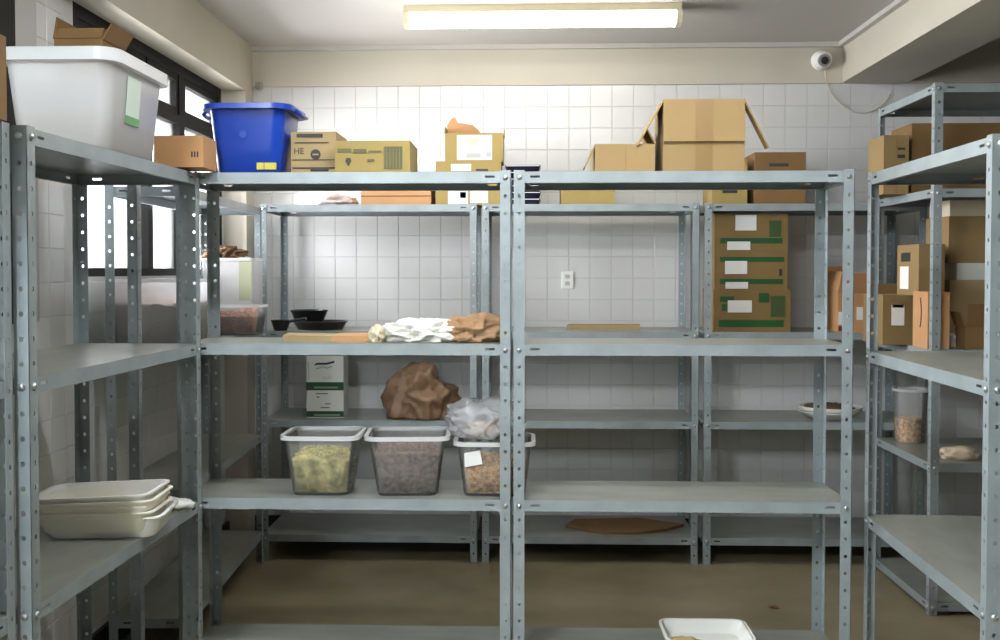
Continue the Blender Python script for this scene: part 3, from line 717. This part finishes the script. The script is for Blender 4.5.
fill('reddish brown crumbs in the small clear tub', (X(203, 4.4) + X(262, 4.4)) / 2 - .01, 4.48, ZBm, X(262, 4.4) - X(206, 4.4), .15, .13, .9, .075, GRAIN_R, 700, .006, 22, r=.02)
tag(tub('blue tray on the window sill', XL + .1, 3.62, 1.336, .14, .22, .03, BLUE, .9, name='tray', cat='tray'), None) if False else None
tag(MB().box(-1.46, -1.33, 3.63, 3.80, Z(90, 282, 3.66), Z(90, 276, 3.66)).obj('blue_lid', BLUE), 'flat blue lid on the milky window-side tub', 'lid') if False else None

# round deli container on the right unit
dc = thing('round_container', 'round clear deli container half full of tan food, on the right unit', 'container', ((X(891, 4.66) + X(928, 4.66)) / 2 + .04, 4.74, GZ2))
rr = (X(927, 4.7) - X(892, 4.7)) / 2; hh = Z(908, 389, 4.7) - GZ2
MB().lathe([(rr * .82, 0), (rr * .97, hh - .01), (rr * .97 - .002, hh - .01), (rr * .82 - .002, .003)], 32).obj('body', FROSTC, dc, True)
MB().lathe([(rr * .96, hh - .012), (rr * 1.06, hh - .012), (rr * 1.06, hh), (rr * .96, hh)], 32, True).obj('rim', FROST, dc, True)
k = MB(); k.lathe([(rr * .79, .004), (rr * .86, hh * .45), (rr * .5, hh * .47)], 28)
rnd = random.Random(4)
for i in range(900):
    a = rnd.uniform(0, 2 * PI); z = rnd.uniform(.006, hh * .46); q = rr * (.79 + .07 * z / (hh * .45)) - .003; s_ = .006
    k.add([(q * math.cos(a) + s_ * u, q * math.sin(a) + s_ * v, z + s_ * w_) for u, v, w_ in ((1, 0, 0), (-1, 0, 0), (0, .7, 0), (0, -.7, 0), (0, 0, .6), (0, 0, -.6))], [(0, 2, 4), (2, 1, 4), (1, 3, 4), (3, 0, 4), (2, 0, 5), (1, 2, 5), (3, 1, 5), (0, 3, 5)])
tag(k.obj('food_filling', GRAIN_T, None, False, tuple(dc.location)), 'tan food in the round deli container', 'food', None, 'stuff')

# ------------------------------------------------------------------ bags, papers, trays, bowls
def crumple(name, label, cat, m, loc, size, seed, amp=.22, freq=2.2, sub=5, rz=0, squash=None, parent=None, pts=(), flat=False, octs=((1, 1), (2.1, .55), (4.3, .28), (8.5, .12))):
    bm = bmesh.new(); bmesh.ops.create_icosphere(bm, subdivisions=sub, radius=1)
    for v in bm.verts:
        p = v.co.copy(); q = p * freq + Vector((seed * 3.1, seed * 1.7, seed))
        rdg = 0
        for o_, a_ in octs:
            rdg += a_ * (1 - 2.2 * abs(noise.noise(q * o_)))
        f = 1 + amp * (rdg - .8)
        for (d_, s_, k_) in pts:
            dv = Vector(d_).normalized(); e = max(0, p.dot(dv)); f += s_ * e ** k_
        v.co = p * f
        v.co.x *= size[0]; v.co.y *= size[1]; v.co.z *= size[2]
        fl_ = -size[2] * .55
        if v.co.z < fl_: v.co.z = fl_ + (v.co.z - fl_) * .03
    mz = min(v.co.z for v in bm.verts)
    for v in bm.verts: v.co.z -= mz
    me = bpy.data.meshes.new(name); bm.to_mesh(me); bm.free(); me.materials.append(m)
    for p in me.polygons: p.use_smooth = not flat
    o = link(name, me, parent, loc, (0, 0, rz))
    if label: tag(o, label, cat)
    return o
PBAG = mat('brown_paper_bag', (.24, .14, .075), .5, var=.2, vscale=10)
xb = (X(388, 5.05) + X(457, 5.05)) / 2
crumple('paper_bag', 'crumpled brown paper bag on the rear lower shelf', 'paper bag', PBAG, (xb, 5.02, ZE[1]), (.125, .10, .135), 2.9, .34, 1.0, 5, octs=((1, 1), (1.9, .8), (3.4, .35), (6.5, .15)), pts=[((-.15, -.1, 1), .35, 5), ((.9, 0, -.5), .45, 4), ((-.9, -.1, -.4), .3, 4)])
WBAG = mat('white_plastic_bag', (.78, .77, .70), .45, var=.05)
x0 = X(424, 3.25)
crumple('plastic_bag', 'crumpled white plastic bag on the middle shelf', 'plastic bag', WBAG, (x0, 3.23, ZA[2]), (.105, .07, .043), 5.2, .28, 2.2, 5, pts=[((1, 0, .1), .25, 4), ((-1, 0, 0), .1, 4)])
crumple('cloth_bundle', 'small cream crumpled cloth left of the white plastic bag', 'cloth', mat('cream_cloth', (.70, .60, .42), .8), (X(379, 3.24), 3.20, ZA[2]), (.024, .05, .032), 9.1, .25, 2.0, 4)
crumple('kraft_paper', 'crumpled brown kraft paper at the right end of the middle shelf', 'paper', mat('kraft_paper', (.38, .23, .13), .8, col2=(.25, .14, .05), vscale=6), (X(472, 3.25), 3.25, ZA[2]), (.09, .08, .048), 12.4, .24, 1.6, 5, pts=[((1, 0, .8), .25, 4), ((-1, 0, -.6), .35, 4)])
CBAG = frosted('clear_plastic_bag', (.85, .87, .92), .45, .5)
zbag = ZL + Z(480, 441, 3.15) - ZL
crumple('clear_bag', 'clear plastic bag of tan pieces resting on the labelled tub', 'plastic bag', CBAG, (X(485, 3.2), 3.235, zbag + .003), (.098, .085, .063), 4.4, .22, 1.7, 5, pts=[((-.7, 0, .7), .35, 5), ((.8, 0, .9), .35, 5)])
crumple('tan_food', None, None, GRAIN_P, (X(486, 3.2), 3.225, zbag + .012), (.066, .05, .026), 6.6, .2, 2.6, 4)
tag(bpy.data.objects['tan_food'], 'tan food pieces inside the clear plastic bag', 'food', None, 'stuff')
crumple('crumpled_wrap', 'thin whitish plastic wrap on the rear unit top, under the front shelf', 'plastic wrap', mat('pinkish_wrap', (.80, .70, .68), .5), (X(328, 5.05), 5.05, ZE4), (.13, .1, .035), 8.2, .25, 2, 4)
crumple('tan_scrap', 'tan scrap of food on the lower right shelf behind the post', 'scrap', mat('tan_scrap', (.58, .47, .33), .8), (X(962, 4.32), 4.33, GZ2), (.075, .06, .03), 3.9, .2, 1.5, 4)

# stack of white trays on the left unit
tx, ty = X(100, 2.70), 2.71
for i in range(5):
    w, d, h = .30, .20, .052
    t = thing('white_tray', 'white plastic tray, ' + ['lowest', 'second from the bottom', 'middle one', 'second from the top', 'topmost'][i] + ' of the nested stack on the left unit', 'tray', (tx + (.012, .0, -.008, .004, -.006)[i], ty + (.01, 0, .004, -.004, 0)[i], .6785 + i * .0135), (.10, .05, .02, .05, .03)[i], 'nested white trays on the left unit')
    t.rotation_euler[1] = (0, -.012, -.02, -.035, -.045)[i]
    th = .003
    rings = [rrect(w * .86, d * .82, .03, 0, 4), rrect(w * .9, d * .87, .035, .006, 4), rrect(w, d, .03, h, 4), rrect(w + .014, d + .014, .036, h, 4), rrect(w + .014, d + .014, .036, h + .004, 4), rrect(w - 2 * th, d - 2 * th, .028, h + .004, 4), rrect(w * .9 - 2 * th, d * .87 - 2 * th, .03, .01, 4)]
    MB().loft(rings).obj('body', CREAMP if i % 2 else WHITEP, t, True)
crumple('plastic_scrap', 'small crumpled plastic scrap behind the white trays', 'scrap', WHITEP, (X(172, 2.98), 2.98, .6785), (.05, .03, .018), 7.7, .3, 2, 3)

# white tub on the bottom front shelf
wt = tub('white plastic tub with a brown stain on the bottom front shelf', (X(658, 3.33) + X(750, 3.33)) / 2, 3.25, ZA[0], X(746, 3.37) - X(664, 3.37), .20, Z(703, 618, 3.36) - ZA[0], WHITEP, .84, rim=.007, r=.03, rimh=.008)
crumple('stain', None, None, mat('brown_residue', (.50, .36, .16), .6), (-.06, .02, .0105), (.04, .03, .003), 2.2, .3, 2, 3, parent=wt)

# black pans on the rear unit
ZP = ZE[2]
def bowl(label, cx, cy, z, r, h, m=BLACKP, base=.55, name='black_pan', cat='pan', t=.003):
    o = MB().lathe([(r * base, 0), (r * .92, h * .8), (r, h), (r * .97, h + .002), (r * .89, h * .8), (r * base - t, t)], 36).obj(name, m, None, True, (cx, cy, z)); return tag(o, label, cat)
bowl('wide shallow black pan at the bottom of the pan stack', X(320, 5.1), 5.1, ZP, .135, .038, base=.8)
bowl('deeper black pan stacked on the wide shallow pan', X(309, 5.08), 5.08, ZP + .0415, .092, .05, base=.75)
sm = thing('frying_pan', 'small black pan with handle left of the pan stack', 'pan', (X(283, 5.02), 4.965, ZP))
MB().lathe([(.03, 0), (.045, .045), (.048, .05), (.044, .05), (.028, .003)], 28).obj('bowl', BLACKP, sm, True)
MB().tube([(.045, -.02, .044), (.09, -.035, .052), (.13, -.045, .058)], .007, 8).obj('handle', BLACKP, sm, True)

# plates with brown food on the right rear unit
pz = ZE[1]; pxx = X(831, 5.05)
for i in range(3):
    o = MB().lathe([(.08, 0), (.10, .006), (.135 + .004 * i, .03), (.145, .034), (.145, .037), (.13, .034), (.095, .009)], 36).obj('white_plate', WHITEP, None, True, (pxx + .004 * i, 5.06, pz + .011 * i))
    tag(o, 'white plate, ' + ['lowest', 'middle', 'topmost'][i] + ' of the stack on the right rear unit', 'plate', 'stacked white plates')
crumple('brown_food', 'dark brown food heaped on the stacked white plates', 'food', mat('dark_brown_food', (.10, .055, .03), .8), (pxx, 5.06, pz + .036), (.105, .10, .022), 3.3, .2, 3, 4)

# ------------------------------------------------------------------ security camera, cable, outlet
sc = thing('security_camera', 'small white dome security camera high on the back wall', 'security camera', (X(822, 5.37, 58), YB - .012, Z(822, 60, 5.37)))
MB().lathe([(.05, 0), (.05, .012), (.046, .02)], 28).obj('base', WHITEP, sc, True, rot=(PI / 2, 0, 0))
MB().lathe([(.046, .018), (.045, .04), (.036, .062), (.02, .074), (.012, .076)], 28).obj('dome', WHITEP, sc, True, rot=(PI / 2, 0, 0))
MB().lathe([(.030, .0), (.030, .022), (.024, .024)], 22).obj('lens_ring', mat('grey_plastic', (.25, .25, .25), .4), sc, True, loc=(-.004, -.058, -.008), rot=(PI / 2 + .25, 0, 0))
MB().lathe([(.019, .0), (.019, .012), (.010, .015)], 22).obj('lens', BLACKP, sc, True, loc=(-.004, -.074, -.012), rot=(PI / 2 + .25, 0, 0))
cp = [(825, 70), (826, 80), (830, 91), (838, 102), (848, 109), (858, 112.5), (868, 112), (879, 107), (888, 98), (891, 91)]
pts = [at_y(a, b, YB - .012) for a, b in cp]; sm_ = []
for i in range(len(pts) - 1):
    p0, p1, p2, p3 = pts[max(i - 1, 0)], pts[i], pts[i + 1], pts[min(i + 2, len(pts) - 1)]
    for q in range(4):
        t = q / 4; sm_.append(.5 * ((2 * p1) + (p2 - p0) * t + (2 * p0 - 5 * p1 + 4 * p2 - p3) * t * t + (3 * p1 - p0 - 3 * p2 + p3) * t ** 3))
sm_.append(pts[-1])
tag(MB().tube(sm_, .0038, 6).obj('camera_cable', mat('cream_cable', (.62, .58, .46), .5), None, True), 'thin cream cable looping from the security camera', 'cable')
so = thing('wall_outlet', 'white electrical outlet on the tiled back wall', 'outlet', (X(567.5, 5.39), YB - .004, Z(567, 280, 5.39)))
opl = bev(MB().box(-.03, .03, -.008, 0, -.045, .045).obj('plate', WHITEP, so), .003)
for q in (-.018, .018): MB().box(-.012, .012, -.0095, -.008, q - .010, q + .010).obj('socket', mat('socket_grey', (.45, .44, .40), .5), opl)
pf = thing('pipe_fitting', 'small round pipe fitting in the top left corner of the back wall', 'pipe fitting', (X(259, 5.38, 86), YB - .012, Z(259, 86, 5.38)))
MB().lathe([(.022, 0), (.022, .01), (.012, .012), (.012, .03)], 16).obj('flange', mat('dull_metal', (.35, .33, .3), .4, .6), pf, True, rot=(PI / 2, 0, 0))

# dead leaf and wire hook on the floor
p = at_y(774, 608, 4.27)
k = MB(); k.loft([[(0, -.022, .002), (.012, -.004, .010), (.010, .012, .006), (0, .026, .004), (-.012, .010, .012), (-.010, -.008, .004)], [(0, -.022, .0035), (.012, -.004, .0115), (.010, .012, .0075), (0, .026, .0055), (-.012, .010, .0135), (-.010, -.008, .0055)]])
tag(k.obj('dead_leaf', mat('dead_leaf', (.16, .07, .03), .8), None, False, (p.x, p.y, 0), (0, 0, 1.2)), 'small brown dead leaf on the floor', 'leaf')

# dry branches outside the window
BR = mat('dry_branch', (.10, .055, .03), .9)
def branch(label, pts, r, off=-1.72):
    P_ = []
    for a, b in pts:
        d = ray(a, b); t = off / d.x; P_.append((off, d.y * t, CAMZ + d.z * t))
    P_.append((off, P_[-1][1] + .02, 0.0)); r = (list(r) if isinstance(r, list) else [r] * (len(P_) - 1)) + [.012]
    tag(MB().tube(P_, r, 6).obj('branch', BR, None, True), label, 'branch', 'dry branches outside the window')
branch('drooping dry branch outside the first window pane', [(86, 205), (88, 225), (92, 245), (96, 268)], [.012, .02, .025, .012])
branch('bent dry twig outside the second window pane', [(115, 224), (115, 238), (110, 245), (105, 250)], .012)
crumple('paper_scrap', 'crumpled brown paper on top of the tall milky tub', 'paper', mat('brown_scrap', (.16, .085, .04), .8), (X(224, 4.72), 4.74, Z(225, 258, 4.62) + .001), (.085, .07, .032), 6.1, .4, 2.2, 4, flat=True)
